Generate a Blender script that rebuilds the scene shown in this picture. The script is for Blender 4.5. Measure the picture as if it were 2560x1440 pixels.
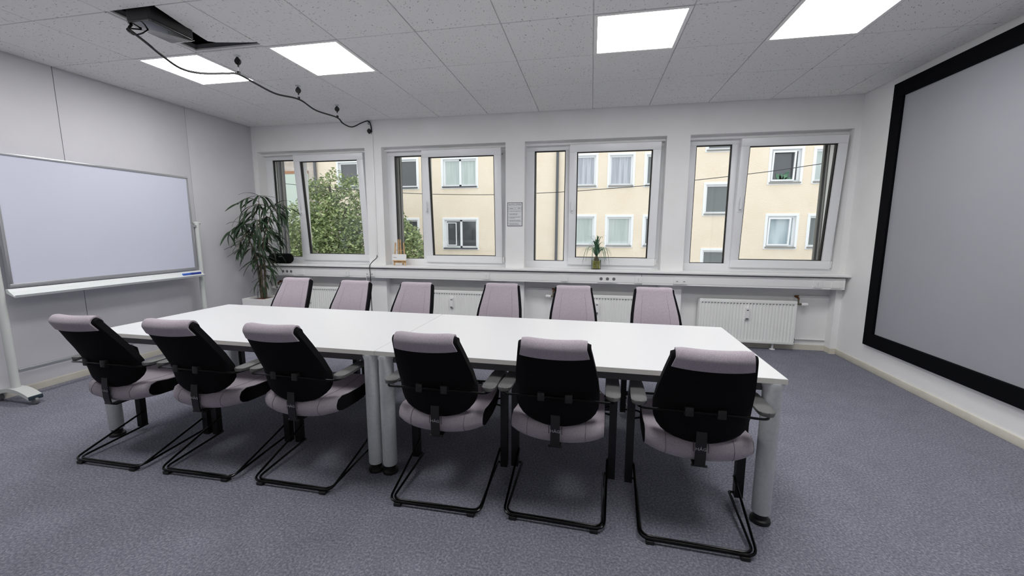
import bpy, bmesh, math, random
from mathutils import Vector, Matrix, Euler

# ------------------------------------------------------------------ clear
for o in list(bpy.data.objects):
    bpy.data.objects.remove(o)
SC = bpy.context.scene
COL = SC.collection
PI = math.pi

# ------------------------------------------------------------------ camera
cam_data = bpy.data.cameras.new('camera')
cam = bpy.data.objects.new('camera', cam_data)
COL.objects.link(cam)
cam_data.sensor_width = 36.0
cam_data.lens = 1013.83 / 2560 * 36.0
cam_data.clip_start = 0.02
cam_data.clip_end = 200
_rz = Matrix.Rotation(0.1917, 3, 'Z')
_rx = Matrix.Rotation(-0.1392, 3, 'X')
_ry = Matrix.Rotation(-0.0022, 3, 'Y')
_R = _rz @ _rx @ _ry                       # camera looking along +Y, Z up
_fix = Matrix(((1, 0, 0), (0, 0, -1), (0, 1, 0)))
cam.matrix_world = Matrix.Translation((0.0279, -2.9345, 1.3611)) @ (_R @ _fix).to_4x4()
SC.camera = cam

# ------------------------------------------------------------------ world / exposure
world = bpy.data.worlds.new('overcast_sky')
SC.world = world
world.use_nodes = True
_bg = world.node_tree.nodes['Background']
_bg.inputs['Color'].default_value = (0.93, 0.965, 1.0, 1)
_bg.inputs['Strength'].default_value = 1.6
SC.view_settings.view_transform = 'Standard'
SC.view_settings.look = 'None'
SC.view_settings.gamma = 1
SC.view_settings.use_curve_mapping = False
SC.view_settings.exposure = 0.0
PANEL_POWER = 17.5

# ------------------------------------------------------------------ dimensions
XL, XR, YW, YB, H = -4.623, 2.76, 2.10, -5.0, 2.77
T = 0.625
OPEN = [(-4.55, -2.92), (-2.683, -1.033), (-0.7955, 0.838), (1.09, 2.70)]
ZS, ZT = 0.905, 2.435

# ------------------------------------------------------------------ materials
def lin(c):
    return tuple(((v / 255) / 12.92 if v / 255 <= .04045 else ((v / 255 + .055) / 1.055) ** 2.4) for v in c)

MATS = {}
def mat(name, col, rough=0.5, metal=0.0, spec=0.5, srgb=True, coat=0.0):
    m = bpy.data.materials.new(name)
    m.use_nodes = True
    b = m.node_tree.nodes['Principled BSDF']
    c = lin(col) if srgb else col
    b.inputs['Base Color'].default_value = (*c, 1)
    b.inputs['Roughness'].default_value = rough
    b.inputs['Metallic'].default_value = metal
    b.inputs['Specular IOR Level'].default_value = spec
    b.inputs['Coat Weight'].default_value = coat
    MATS[name] = m
    return m

def nodes(m):
    return m.node_tree.nodes, m.node_tree.links, m.node_tree.nodes['Principled BSDF']

def add_noise(m, scale, c0, c1, lo=0.35, hi=0.65, bump=0.0, bscale=None, coords='Object', detail=4, dist=0.01):
    n, l, b = nodes(m)
    tc = n.new('ShaderNodeTexCoord')
    nz = n.new('ShaderNodeTexNoise')
    nz.inputs['Scale'].default_value = scale
    nz.inputs['Detail'].default_value = detail
    l.new(tc.outputs[coords], nz.inputs['Vector'])
    r = n.new('ShaderNodeValToRGB')
    r.color_ramp.elements[0].position = lo
    r.color_ramp.elements[1].position = hi
    r.color_ramp.elements[0].color = (*lin(c0), 1)
    r.color_ramp.elements[1].color = (*lin(c1), 1)
    l.new(nz.outputs['Fac'], r.inputs['Fac'])
    l.new(r.outputs['Color'], b.inputs['Base Color'])
    if bump:
        src = nz
        if bscale:
            src = n.new('ShaderNodeTexNoise')
            src.inputs['Scale'].default_value = bscale
            src.inputs['Detail'].default_value = 3
            l.new(tc.outputs[coords], src.inputs['Vector'])
        bp = n.new('ShaderNodeBump')
        bp.inputs['Strength'].default_value = bump
        bp.inputs['Distance'].default_value = dist
        l.new(src.outputs['Fac'], bp.inputs['Height'])
        l.new(bp.outputs['Normal'], b.inputs['Normal'])
    return m

M_WALL = add_noise(mat('wall_paint', (244, 244, 243), .85, spec=.25), 3, (242, 242, 241), (246, 246, 246), bump=.25, bscale=140, dist=.004)
M_PANEL = add_noise(mat('partition_panel', (214, 213, 218), .7, spec=.3), 2, (212, 211, 216), (217, 216, 221), bump=.12, bscale=160, dist=.003)
M_CREAM = add_noise(mat('baseboard_cream', (222, 217, 203), .5), 6, (216, 211, 196), (226, 221, 208))
M_PVC = mat('window_plastic', (243, 244, 246), .32)
M_SILL = mat('sill_white', (246, 246, 245), .3)
M_SEAL = mat('black_seal', (14, 14, 16), .6)
M_DGREY = mat('outer_reveal_grey', (96, 98, 102), .6)
M_DGREY2 = mat('shutter_guide_grey', (122, 121, 118), .5)
M_TABLE = mat('table_laminate', (214, 215, 217), .38)
M_EDGE = mat('table_edge', (204, 204, 198), .45)
M_SILVER = add_noise(mat('silver_lacquer', (214, 218, 219), .42), 60, (210, 214, 215), (218, 222, 223))
M_BLKPL = mat('black_plastic', (20, 20, 21), .45)
M_BEAM = mat('under_frame_grey', (70, 71, 74), .5)
M_BLKFAB = add_noise(mat('black_fabric', (15, 15, 17), .95, spec=.15), 400, (11, 11, 13), (20, 20, 23), bump=.3, dist=.002)
M_LILAC = add_noise(mat('lilac_fabric', (168, 158, 167), .95, spec=.12), 260, (160, 150, 160), (178, 169, 177), bump=.35, dist=.002)
_n, _l, _b = nodes(M_LILAC); _b.inputs['Sheen Weight'].default_value = .15
M_SEAM = mat('lilac_stitch', (140, 130, 140), .95, spec=.1)
M_ARM = mat('armrest_grey', (92, 92, 92), .55)
M_ROD = mat('black_rod', (12, 12, 13), .22, metal=.6)
M_POST = mat('black_post', (10, 10, 12), .38)
M_LOGO = mat('logo_grey', (178, 178, 182), .5)
M_ALU = mat('aluminium', (182, 184, 188), .35, metal=.7)
M_WBOARD = mat('whiteboard_enamel', (205, 208, 224), .22)
M_WPOST = mat('stand_grey_white', (203, 207, 204), .4)
M_TRAY = mat('tray_pale', (226, 230, 230), .35)
M_BLUE = mat('marker_blue', (58, 104, 205), .35)
M_DBLUE = mat('marker_dark_blue', (34, 58, 150), .35)
M_DTEAL = mat('end_cap_dark', (42, 58, 68), .45)
M_SCREEN = add_noise(mat('screen_grey', (164, 165, 172), .8, spec=.2), 1.2, (162, 163, 170), (166, 167, 174))
M_VELVET = mat('black_velvet', (9, 10, 14), .9, spec=.1)
M_PROJ = mat('projector_black', (17, 17, 19), .12, coat=.6)
M_PROJ2 = mat('projector_dark_matt', (22, 22, 24), .4)
M_WHITEP = mat('white_plastic', (244, 244, 243), .35)
M_GREYP = mat('grey_plastic', (120, 121, 123), .4)
M_RAD = mat('radiator_enamel', (248, 249, 246), .28)
M_SLOT = mat('radiator_slot', (92, 94, 96), .6)
M_COPPER = add_noise(mat('copper_pipe', (128, 84, 58), .35, metal=.8), 40, (92, 70, 55), (150, 96, 62))
M_BRASS = mat('nickel_valve', (130, 122, 108), .35, metal=.8)
M_SOIL = add_noise(mat('potting_soil', (96, 52, 36), .95), 60, (64, 36, 26), (124, 70, 48))
M_STEM = add_noise(mat('plant_stem', (86, 78, 62), .8), 30, (62, 60, 46), (108, 98, 80))
M_LEAF = add_noise(mat('ficus_leaf', (44, 66, 42), .38), 3, (30, 48, 32), (58, 84, 54))
M_BLADE = add_noise(mat('grass_blade', (70, 118, 92), .45), 8, (48, 92, 72), (104, 146, 112))
M_GOLD = add_noise(mat('pot_granules', (206, 190, 96), .6), 90, (160, 144, 62), (232, 218, 134), bump=.6, dist=.004)
M_WOOD = add_noise(mat('easel_wood', (214, 176, 122), .55), 18, (196, 156, 104), (226, 190, 138))
M_PAPER = mat('paper_white', (238, 238, 238), .7)
M_SIGN = mat('sign_white', (226, 228, 231), .5)
M_INK = mat('sign_ink', (64, 64, 70), .6)
M_INK2 = mat('sign_ink_light', (128, 128, 132), .6)
M_CABLE = mat('black_cable', (14, 14, 15), .4)
M_CLEAR = mat('suction_clear', (205, 208, 210), .1)
M_CONC = mat('plenum_dark', (52, 52, 54), .9)
M_GROUND = add_noise(mat('street_asphalt', (112, 112, 112), .9), 4, (104, 104, 104), (122, 122, 121))
M_FACADE = add_noise(mat('facade_stucco', (245, 229, 207), .9, spec=.2), 1.2, (243, 226, 204), (247, 232, 211), bump=.5, bscale=22, dist=.03)
M_FACADE2 = add_noise(mat('facade_old_plaster', (202, 190, 178), .9, spec=.2), 3, (186, 172, 160), (216, 206, 196), lo=.3, hi=.7, bump=.3, bscale=14, dist=.03)
M_FWHITE = mat('facade_white', (247, 247, 248), .5)
M_FSILL = mat('facade_sill_grey', (150, 146, 140), .7)
M_FDSILL = mat('facade_sill_dark', (78, 78, 84), .6)
M_PIPE = mat('downpipe_grey', (92, 94, 98), .4, metal=.3)
M_BARK = add_noise(mat('tree_bark', (82, 72, 60), .9), 10, (62, 54, 44), (100, 88, 74))
M_ZIP = mat('zip_cord', (24, 24, 24), .5)

def glass_mat(name, tint=(.97, .985, .98), refl=1.0):
    m = bpy.data.materials.new(name); m.use_nodes = True
    n, l = m.node_tree.nodes, m.node_tree.links
    n.clear()
    out = n.new('ShaderNodeOutputMaterial'); mix = n.new('ShaderNodeMixShader')
    tr = n.new('ShaderNodeBsdfTransparent'); gl = n.new('ShaderNodeBsdfGlossy')
    fr = n.new('ShaderNodeFresnel'); fr.inputs['IOR'].default_value = 1.45
    mu = n.new('ShaderNodeMath'); mu.operation = 'MULTIPLY'; mu.inputs[1].default_value = refl
    tr.inputs['Color'].default_value = (*tint, 1)
    gl.inputs['Roughness'].default_value = 0.0
    l.new(fr.outputs[0], mu.inputs[0]); l.new(mu.outputs[0], mix.inputs[0])
    l.new(tr.outputs[0], mix.inputs[1]); l.new(gl.outputs[0], mix.inputs[2])
    l.new(mix.outputs[0], out.inputs[0])
    return m
M_GLASS = glass_mat('window_glass')

def emit_mat(name, col, strength):
    m = bpy.data.materials.new(name); m.use_nodes = True
    n, l = m.node_tree.nodes, m.node_tree.links
    n.clear()
    out = n.new('ShaderNodeOutputMaterial'); e = n.new('ShaderNodeEmission')
    e.inputs[0].default_value = (*col, 1); e.inputs[1].default_value = strength
    l.new(e.outputs[0], out.inputs[0])
    return m
M_LIGHT = emit_mat('led_diffuser', (1.0, .992, .985), PANEL_POWER)

def carpet():
    m = mat('carpet', (104, 105, 116), .97, spec=.1)
    n, l, b = nodes(m)
    tc = n.new('ShaderNodeTexCoord')
    n1 = n.new('ShaderNodeTexNoise'); n1.inputs['Scale'].default_value = 95; n1.inputs['Detail'].default_value = 5; n1.inputs['Roughness'].default_value = .7
    n2 = n.new('ShaderNodeTexNoise'); n2.inputs['Scale'].default_value = 7; n2.inputs['Detail'].default_value = 3
    l.new(tc.outputs['Object'], n1.inputs['Vector']); l.new(tc.outputs['Object'], n2.inputs['Vector'])
    r = n.new('ShaderNodeValToRGB')
    e = r.color_ramp.elements
    e[0].position = .30; e[0].color = (*lin((96, 97, 109)), 1)
    e[1].position = .70; e[1].color = (*lin((170, 170, 181)), 1)
    k = e.new(.5); k.color = (*lin((130, 131, 144)), 1)
    l.new(n1.outputs['Fac'], r.inputs['Fac'])
    r2 = n.new('ShaderNodeValToRGB')
    r2.color_ramp.elements[0].position = .3; r2.color_ramp.elements[0].color = (.88, .88, .88, 1)
    r2.color_ramp.elements[1].position = .7; r2.color_ramp.elements[1].color = (1.0, 1.0, 1.0, 1)
    l.new(n2.outputs['Fac'], r2.inputs['Fac'])
    mx = n.new('ShaderNodeMix'); mx.data_type = 'RGBA'; mx.blend_type = 'MULTIPLY'; mx.inputs[0].default_value = 1
    l.new(r.outputs[0], mx.inputs[6]); l.new(r2.outputs[0], mx.inputs[7])
    l.new(mx.outputs[2], b.inputs['Base Color'])
    bp = n.new('ShaderNodeBump'); bp.inputs['Strength'].default_value = .6; bp.inputs['Distance'].default_value = .006
    l.new(n1.outputs['Fac'], bp.inputs['Height']); l.new(bp.outputs['Normal'], b.inputs['Normal'])
    return m
M_CARPET = carpet()

def tile_mat():
    m = mat('mineral_tile', (206, 206, 205), .95, spec=.1)
    n, l, b = nodes(m)
    geo = n.new('ShaderNodeNewGeometry'); oi = n.new('ShaderNodeObjectInfo')
    mul = n.new('ShaderNodeMath'); mul.operation = 'MULTIPLY'; mul.inputs[1].default_value = 6.28
    l.new(oi.outputs['Random'], mul.inputs[0])
    vr = n.new('ShaderNodeVectorRotate'); vr.rotation_type = 'Z_AXIS'
    l.new(geo.outputs['Position'], vr.inputs['Vector']); l.new(mul.outputs[0], vr.inputs['Angle'])
    mp = n.new('ShaderNodeMapping'); mp.inputs['Scale'].default_value = (38, 95, 1)
    l.new(vr.outputs[0], mp.inputs['Vector'])
    nz = n.new('ShaderNodeTexNoise'); nz.inputs['Scale'].default_value = 1.0; nz.inputs['Detail'].default_value = 2
    l.new(mp.outputs[0], nz.inputs['Vector'])
    r = n.new('ShaderNodeValToRGB')
    r.color_ramp.elements[0].position = .655; r.color_ramp.elements[0].color = (*lin((240, 240, 239)), 1)
    r.color_ramp.elements[1].position = .70; r.color_ramp.elements[1].color = (*lin((168, 168, 168)), 1)
    l.new(nz.outputs['Fac'], r.inputs['Fac']); l.new(r.outputs[0], b.inputs['Base Color'])
    nb = n.new('ShaderNodeTexNoise'); nb.inputs['Scale'].default_value = 120
    l.new(geo.outputs['Position'], nb.inputs['Vector'])
    bp = n.new('ShaderNodeBump'); bp.inputs['Strength'].default_value = .3; bp.inputs['Distance'].default_value = .003
    l.new(nb.outputs['Fac'], bp.inputs['Height']); l.new(bp.outputs['Normal'], b.inputs['Normal'])
    return m
M_TILE = tile_mat()
M_GRID = mat('ceiling_bar', (238, 238, 238), .5)

def leaf_mat(name, c0, c1):
    m = mat(name, c0, .6)
    n, l, b = nodes(m)
    geo = n.new('ShaderNodeNewGeometry')
    r = n.new('ShaderNodeValToRGB')
    r.color_ramp.elements[0].color = (*lin(c0), 1); r.color_ramp.elements[1].color = (*lin(c1), 1)
    l.new(geo.outputs['Random Per Island'], r.inputs['Fac']); l.new(r.outputs[0], b.inputs['Base Color'])
    return m
M_TREE = leaf_mat('street_tree_leaf', (104, 122, 78), (182, 194, 136))

def curtain_sky_mat(name, c0, c1, scale):
    m = mat(name, c0, .35, spec=.6)
    n, l, b = nodes(m)
    tc = n.new('ShaderNodeTexCoord'); mp = n.new('ShaderNodeMapping'); mp.inputs['Scale'].default_value = (scale, 1, .6)
    nz = n.new('ShaderNodeTexNoise'); nz.inputs['Scale'].default_value = 1.0
    r = n.new('ShaderNodeValToRGB'); r.color_ramp.elements[0].position = .35; r.color_ramp.elements[1].position = .65
    r.color_ramp.elements[0].color = (*lin(c0), 1); r.color_ramp.elements[1].color = (*lin(c1), 1)
    l.new(tc.outputs['Object'], mp.inputs[0]); l.new(mp.outputs[0], nz.inputs['Vector']); l.new(nz.outputs['Fac'], r.inputs['Fac'])
    l.new(r.outputs[0], b.inputs['Base Color'])
    return m
M_CURT = curtain_sky_mat('curtain_pale_green', (184, 194, 189), (200, 208, 204), 9)
M_CURT2 = curtain_sky_mat('curtain_lace', (168, 170, 178), (200, 202, 210), 16)
M_DARKP = mat('pane_dark', (78, 80, 84), .1, spec=.8)
M_DARKP2 = mat('pane_grey', (108, 112, 112), .1, spec=.8)
M_SKYP = curtain_sky_mat('pane_sky_reflection', (150, 166, 174), (196, 208, 212), 3)  # cloudy sky reflection painted into the pane colour

# ------------------------------------------------------------------ mesh helpers
class MB:
    def __init__(s):
        s.v = []; s.f = []
    def add(s, vs, fs):
        o = len(s.v)
        s.v += [tuple(p) for p in vs]
        s.f += [tuple(i + o for i in f) for f in fs]
        return s
    def box(s, x0, x1, y0, y1, z0, z1):
        return s.add([(x0, y0, z0), (x1, y0, z0), (x1, y1, z0), (x0, y1, z0), (x0, y0, z1), (x1, y0, z1), (x1, y1, z1), (x0, y1, z1)],
                     [(0, 3, 2, 1), (4, 5, 6, 7), (0, 1, 5, 4), (1, 2, 6, 5), (2, 3, 7, 6), (3, 0, 4, 7)])
    def prism(s, pts, axis, a0, a1):
        """closed polygon pts (2D) extruded along axis from a0 to a1"""
        def P(p, a):
            if axis == 'x': return (a, p[0], p[1])
            if axis == 'y': return (p[0], a, p[1])
            return (p[0], p[1], a)
        n = len(pts)
        vs = [P(p, a0) for p in pts] + [P(p, a1) for p in pts]
        fs = [tuple(range(n))[::-1], tuple(range(n, 2 * n))] + [(i, (i + 1) % n, n + (i + 1) % n, n + i) for i in range(n)]
        return s.add(vs, fs)
    def tube(s, path, r, seg=8, cap=True, closed=False):
        P = [Vector(p) for p in path]
        n = len(P)
        rs = r if isinstance(r, (list, tuple)) else [r] * n
        tang = []
        for i in range(n):
            a = P[i - 1] if (i > 0 or closed) else P[i]
            b = P[(i + 1) % n] if (i < n - 1 or closed) else P[i]
            d = (b - a)
            tang.append(d.normalized() if d.length > 1e-9 else Vector((0, 0, 1)))
        up = Vector((0, 0, 1)) if abs(tang[0].z) < .9 else Vector((1, 0, 0))
        nrm = (up - tang[0] * up.dot(tang[0])).normalized()
        vs = []
        for i in range(n):
            nrm = (nrm - tang[i] * nrm.dot(tang[i]))
            nrm = nrm.normalized() if nrm.length > 1e-6 else tang[i].orthogonal().normalized()
            bn = tang[i].cross(nrm)
            for k in range(seg):
                a = 2 * PI * k / seg
                vs.append(P[i] + (nrm * math.cos(a) + bn * math.sin(a)) * rs[i])
        fs = []
        m = n if closed else n - 1
        for i in range(m):
            j = (i + 1) % n
            for k in range(seg):
                fs.append((i * seg + k, i * seg + (k + 1) % seg, j * seg + (k + 1) % seg, j * seg + k))
        if cap and not closed:
            fs.append(tuple(range(seg))[::-1]); fs.append(tuple(range((n - 1) * seg, n * seg)))
        return s.add(vs, fs)
    def lathe(s, prof, cx=0, cy=0, seg=20, axis='z', cz=0):
        """prof: (radius, height) pairs"""
        n = len(prof); vs = []
        for r, h in prof:
            for k in range(seg):
                a = 2 * PI * k / seg
                c, d = r * math.cos(a), r * math.sin(a)
                if axis == 'z': vs.append((cx + c, cy + d, cz + h))
                elif axis == 'x': vs.append((cx + h, cy + c, cz + d))
                else: vs.append((cx + c, cy + h, cz + d))
        fs = []
        for i in range(n - 1):
            for k in range(seg):
                fs.append((i * seg + k, i * seg + (k + 1) % seg, (i + 1) * seg + (k + 1) % seg, (i + 1) * seg + k))
        fs.append(tuple(range(seg))[::-1]); fs.append(tuple(range((n - 1) * seg, n * seg)))
        return s.add(vs, fs)
    def grid_solid(s, outer, inner):
        """two equal grids (rows x cols of points) stitched into a closed slab"""
        R, Cc = len(outer), len(outer[0])
        vs = [p for row in outer for p in row] + [p for row in inner for p in row]
        N = R * Cc; fs = []
        for i in range(R - 1):
            for j in range(Cc - 1):
                a, b, c, d = i * Cc + j, i * Cc + j + 1, (i + 1) * Cc + j + 1, (i + 1) * Cc + j
                fs.append((a, b, c, d)); fs.append((N + d, N + c, N + b, N + a))
        for j in range(Cc - 1):
            fs.append((j + 1, j, N + j, N + j + 1))
            k = (R - 1) * Cc
            fs.append((k + j, k + j + 1, N + k + j + 1, N + k + j))
        for i in range(R - 1):
            a, b = i * Cc, (i + 1) * Cc
            fs.append((a, b, N + b, N + a))
            a, b = i * Cc + Cc - 1, (i + 1) * Cc + Cc - 1
            fs.append((b, a, N + a, N + b))
        return s.add(vs, fs)
    def mesh(s, name, bevel=0.0, seg=2, smooth=None):
        me = bpy.data.meshes.new(name)
        me.from_pydata(s.v, [], s.f)
        bm = bmesh.new(); bm.from_mesh(me)
        bmesh.ops.recalc_face_normals(bm, faces=bm.faces)
        if bevel:
            bmesh.ops.bevel(bm, geom=list(bm.edges), offset=bevel, segments=seg, affect='EDGES', profile=.5, clamp_overlap=True)
        bm.to_mesh(me); bm.free()
        if smooth is None: smooth = 40
        if smooth:
            me.shade_smooth()
            me.set_sharp_from_angle(angle=math.radians(smooth))
        me.update()
        return me
    def build(s, name, material, parent=None, loc=None, rz=0.0, bevel=0.0, seg=2, smooth=None):
        return obj(name, s.mesh(name, bevel, seg, smooth), material, parent, loc, rz)

def obj(name, me, material, parent=None, loc=None, rz=0.0):
    if material is not None and not me.materials:
        me.materials.append(material)
    o = bpy.data.objects.new(name, me)
    COL.objects.link(o)
    if parent is not None: o.parent = parent
    if loc is not None: o.location = loc
    o.rotation_euler.z = rz
    return o

def box(name, material, x0, x1, y0, y1, z0, z1, parent=None, bevel=0.0):
    return MB().box(x0, x1, y0, y1, z0, z1).build(name, material, parent, bevel=bevel)

def empty(name, loc=(0, 0, 0), rz=0.0, parent=None):
    o = bpy.data.objects.new(name, None)
    COL.objects.link(o)
    o.location = loc; o.rotation_euler.z = rz
    o.empty_display_size = .1
    if parent is not None: o.parent = parent
    return o

def tag(o, label, cat, group=None, kind=None):
    o['label'] = label
    if cat: o['category'] = cat
    if group: o['group'] = group
    if kind: o['kind'] = kind
    return o

def struct(o, label=None):
    o['kind'] = 'structure'
    if label: o['label'] = label
    return o

def copy_tree(o, parent=None):
    c = o.copy(); COL.objects.link(c)
    if parent is not None: c.parent = parent
    for ch in list(o.children):
        d = copy_tree(ch, c)
    return c

def text_mesh(name, txt, size, extrude=.0006, align='CENTER'):
    cu = bpy.data.curves.new(name, 'FONT')
    cu.body = txt; cu.size = size; cu.extrude = extrude; cu.align_x = align; cu.align_y = 'CENTER'
    cu.resolution_u = 2
    t = bpy.data.objects.new(name, cu); COL.objects.link(t)
    dg = bpy.context.evaluated_depsgraph_get()
    me = bpy.data.meshes.new_from_object(t.evaluated_get(dg))
    bpy.data.objects.remove(t)
    me.name = name
    return me

def smooth_path(pts, n=6):
    """Catmull-Rom through points"""
    P = [Vector(p) for p in pts]; out = []
    for i in range(len(P) - 1):
        p0 = P[max(i - 1, 0)]; p1 = P[i]; p2 = P[i + 1]; p3 = P[min(i + 2, len(P) - 1)]
        for k in range(n):
            t = k / n
            out.append(0.5 * ((2 * p1) + (p2 - p0) * t + (2 * p0 - 5 * p1 + 4 * p2 - p3) * t * t + (3 * p1 - p0 - 3 * p2 + p3) * t ** 3))
    out.append(P[-1])
    return out

def round_path(pts, r, n=5):
    """polyline with filleted corners"""
    P = [Vector(p) for p in pts]; out = [P[0]]
    for i in range(1, len(P) - 1):
        a = (P[i - 1] - P[i]); b = (P[i + 1] - P[i])
        d = min(r, a.length * .45, b.length * .45)
        s, e = P[i] + a.normalized() * d, P[i] + b.normalized() * d
        for k in range(n + 1):
            t = k / n
            out.append(s * (1 - t) ** 2 + P[i] * 2 * t * (1 - t) + e * t * t)
    out.append(P[-1])
    return out

def rrect(x0, x1, y0, y1, r, n=4):
    pts = []
    for cx, cy, a0 in ((x1 - r, y1 - r, 0), (x0 + r, y1 - r, 90), (x0 + r, y0 + r, 180), (x1 - r, y0 + r, 270)):
        for k in range(n + 1):
            a = math.radians(a0 + 90 * k / n)
            pts.append((cx + r * math.cos(a), cy + r * math.sin(a)))
    return pts

# ================================================================== SETTING
struct(box('floor', M_CARPET, XL - .3, XR + .3, YB - .3, 2.5, -.2, 0), 'grey blue mottled carpet floor of the meeting room')
struct(box('wall_back', M_WALL, XL - .3, XR + .3, YB - .25, YB, 0, 3.2), 'plain white wall behind the camera')
struct(box('wall_right', M_WALL, XR, XR + .25, YB - .1, 2.5, -.05, 3.2), 'white wall carrying the large projection screen')
wl = struct(box('wall_left', M_CONC, XL - .25, XL - .012, YB - .1, 2.5, -.05, 3.2), 'white partition wall of tall panels behind the whiteboard')
_edges = [YB, -3.55, -2.37, -1.19, -.01, 1.17, YW + .005]
for a, b in zip(_edges[:-1], _edges[1:]):
    box('wall_panel', M_PANEL, XL - .02, XL, a + .0025, b - .0025, 0, H + .02, wl, bevel=.0015)

# window wall: pillars, lintel, parapet niches
ww = MB()
px = [XL - .1] + [v for o in OPEN for v in o] + [XR + .1]
for i in range(0, len(px), 2):
    ww.box(px[i], px[i + 1], YW, 2.5, 0, ZT)
ww.box(XL - .1, XR + .1, YW, 2.5, ZT, 3.2)
for a, b in OPEN:
    ww.box(a - .01, b + .01, 2.22, 2.5, 0, .875)
struct(ww.build('wall_window', M_WALL, smooth=0), 'white window wall with four openings and radiator niches')
# stepped plaster reveal above each window
for i, (a, b) in enumerate(OPEN):
    struct(box('trim_%d' % (i + 1), M_WALL, a, b, 2.19, 2.262, 2.398, ZT + .01), 'plaster step above window')
for nm, x0, x1 in (('baseboard_left', XL, XL + .012), ('baseboard_right', XR - .012, XR)):
    struct(box(nm, M_CREAM, x0, x1, YB, YW, 0, .062, bevel=.003), 'cream baseboard strip')
bs = MB()
for a, b in OPEN:
    bs.box(a, b, 2.208, 2.222, 0, .062)
    bs.box(a - .006, a + .006, 2.09, 2.22, 0, .062); bs.box(b - .006, b + .006, 2.09, 2.22, 0, .062)
for i in range(0, len(px), 2):
    bs.box(px[i], px[i + 1], YW - .012, YW + .005, 0, .062)
struct(bs.build('baseboard_window', M_CREAM), 'cream baseboard strip along the niches')

# ceiling: bars + tiles
cg = MB()
cols = list(range(-7, 5)); rows = list(range(-7, 4))
xe = [XL] + [c * T for c in cols] + [XR]
ye = [YB] + [r * T for r in rows] + [YW]
for c in cols: cg.box(c * T - .012, c * T + .012, YB, YW, H + .012, H + .024)
for r in rows: cg.box(XL, XR, r * T - .012, r * T + .012, H + .0122, H + .024)
for v in ((XL, XL + .02, YB, YW), (XR - .02, XR, YB, YW), (XL, XR, YB, YB + .02), (XL, XR, YW - .02, YW)):
    cg.box(*v, H + .0115, H + .024)
ceil = struct(cg.build('ceiling', M_GRID, smooth=0), 'suspended ceiling of square mineral fibre tiles')
struct(box('slab', M_CONC, XL - .3, XR + .3, YB - .3, 2.55, 3.1, 3.3), 'dark concrete slab above the suspended ceiling')
LIGHT_CELLS = [(-6, 0), (-4, 0), (0, 0), (2, 0), (-6, -3), (-4, -3), (0, -3), (2, -3)]  # rear row is out of view, assumed and added to light near floor and chairs
HOLE = (-5, -1)
_tcache = {}
for j in range(len(ye) - 1):
    for i in range(len(xe) - 1):
        x0, x1, y0, y1 = xe[i], xe[i + 1], ye[j], ye[j + 1]
        c, r = round(x0 / T) if i else -8, round(y0 / T) if j else -8
        if i and j and ((c, r) in LIGHT_CELLS or (c, r) == HOLE): continue
        g = .0032
        w, d = x1 - x0 - 2 * g, y1 - y0 - 2 * g
        key = (round(w, 3), round(d, 3))
        if key not in _tcache:
            _tcache[key] = MB().box(-w / 2, w / 2, -d / 2, d / 2, 0, .016).mesh('ceiling_tile', bevel=.0025, seg=1, smooth=0)
        obj('ceiling_tile', _tcache[key], M_TILE, ceil, ((x0 + x1) / 2, (y0 + y1) / 2, H))
# cut tile beside the projector
ct = MB().prism([(-2.735, -.6215), (-2.5035, -.6215), (-2.5035, -.072), (-2.62, -.09), (-2.73, -.112), (-2.80, -.125), (-2.846, -.155), (-2.835, -.22)], 'z', H + .001, H + .016)
ct.build('ceiling_tile', M_TILE, ceil, smooth=0)['label'] = 'roughly cut ceiling tile beside projector opening'
ph = MB()
ph.box(-3.125, -3.118, -.625, 0, H + .02, H + .06); ph.box(-2.507, -2.5, -.625, 0, H + .02, H + .06)
ph.box(-3.125, -2.5, -.007, 0, H + .02, H + .06); ph.box(-3.125, -2.5, -.625, -.618, H + .02, H + .06)
ph.build('opening_lip', M_GREYP, ceil)

# ceiling lights
lf = MB(); a, b = .3085, .283
for v in ((-a, a, -a, -b), (-a, a, b, a), (-a, -b, -b, b), (b, a, -b, b)):
    lf.box(*v, -.003, .014)
lfm = lf.mesh('frame', bevel=.001, seg=1, smooth=0)
lhm = MB().box(-a + .002, a - .002, -a + .002, a - .002, .0075, .05).mesh('housing', smooth=0)
ldm = MB().box(-b, b, -b, b, -.0005, .006).mesh('diffuser', smooth=0)
LLAB = {(-6, 0): 'square LED ceiling panel nearest the left wall, crossed by the black cable',
        (-4, 0): 'square LED ceiling panel right of the projector opening',
        (0, 0): 'square LED ceiling panel above the middle of the table, third from the left',
        (2, 0): 'square LED ceiling panel nearest the projection screen',
        (-6, -3): 'square LED ceiling panel of the assumed rear row, nearest the left wall', (-4, -3): 'square LED ceiling panel of the assumed rear row, second from the left',
        (0, -3): 'square LED ceiling panel of the assumed rear row, third from the left', (2, -3): 'square LED ceiling panel of the assumed rear row, nearest the screen'}
for c, r in LIGHT_CELLS:
    t = tag(empty('ceiling_light', ((c + .5) * T, (r + .5) * T, H)), LLAB[(c, r)], 'ceiling light', 'LED ceiling panels')
    obj('frame', lfm, M_WHITEP, t); obj('diffuser', ldm, M_LIGHT, t); obj('housing', lhm, M_GREYP, t)

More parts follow.
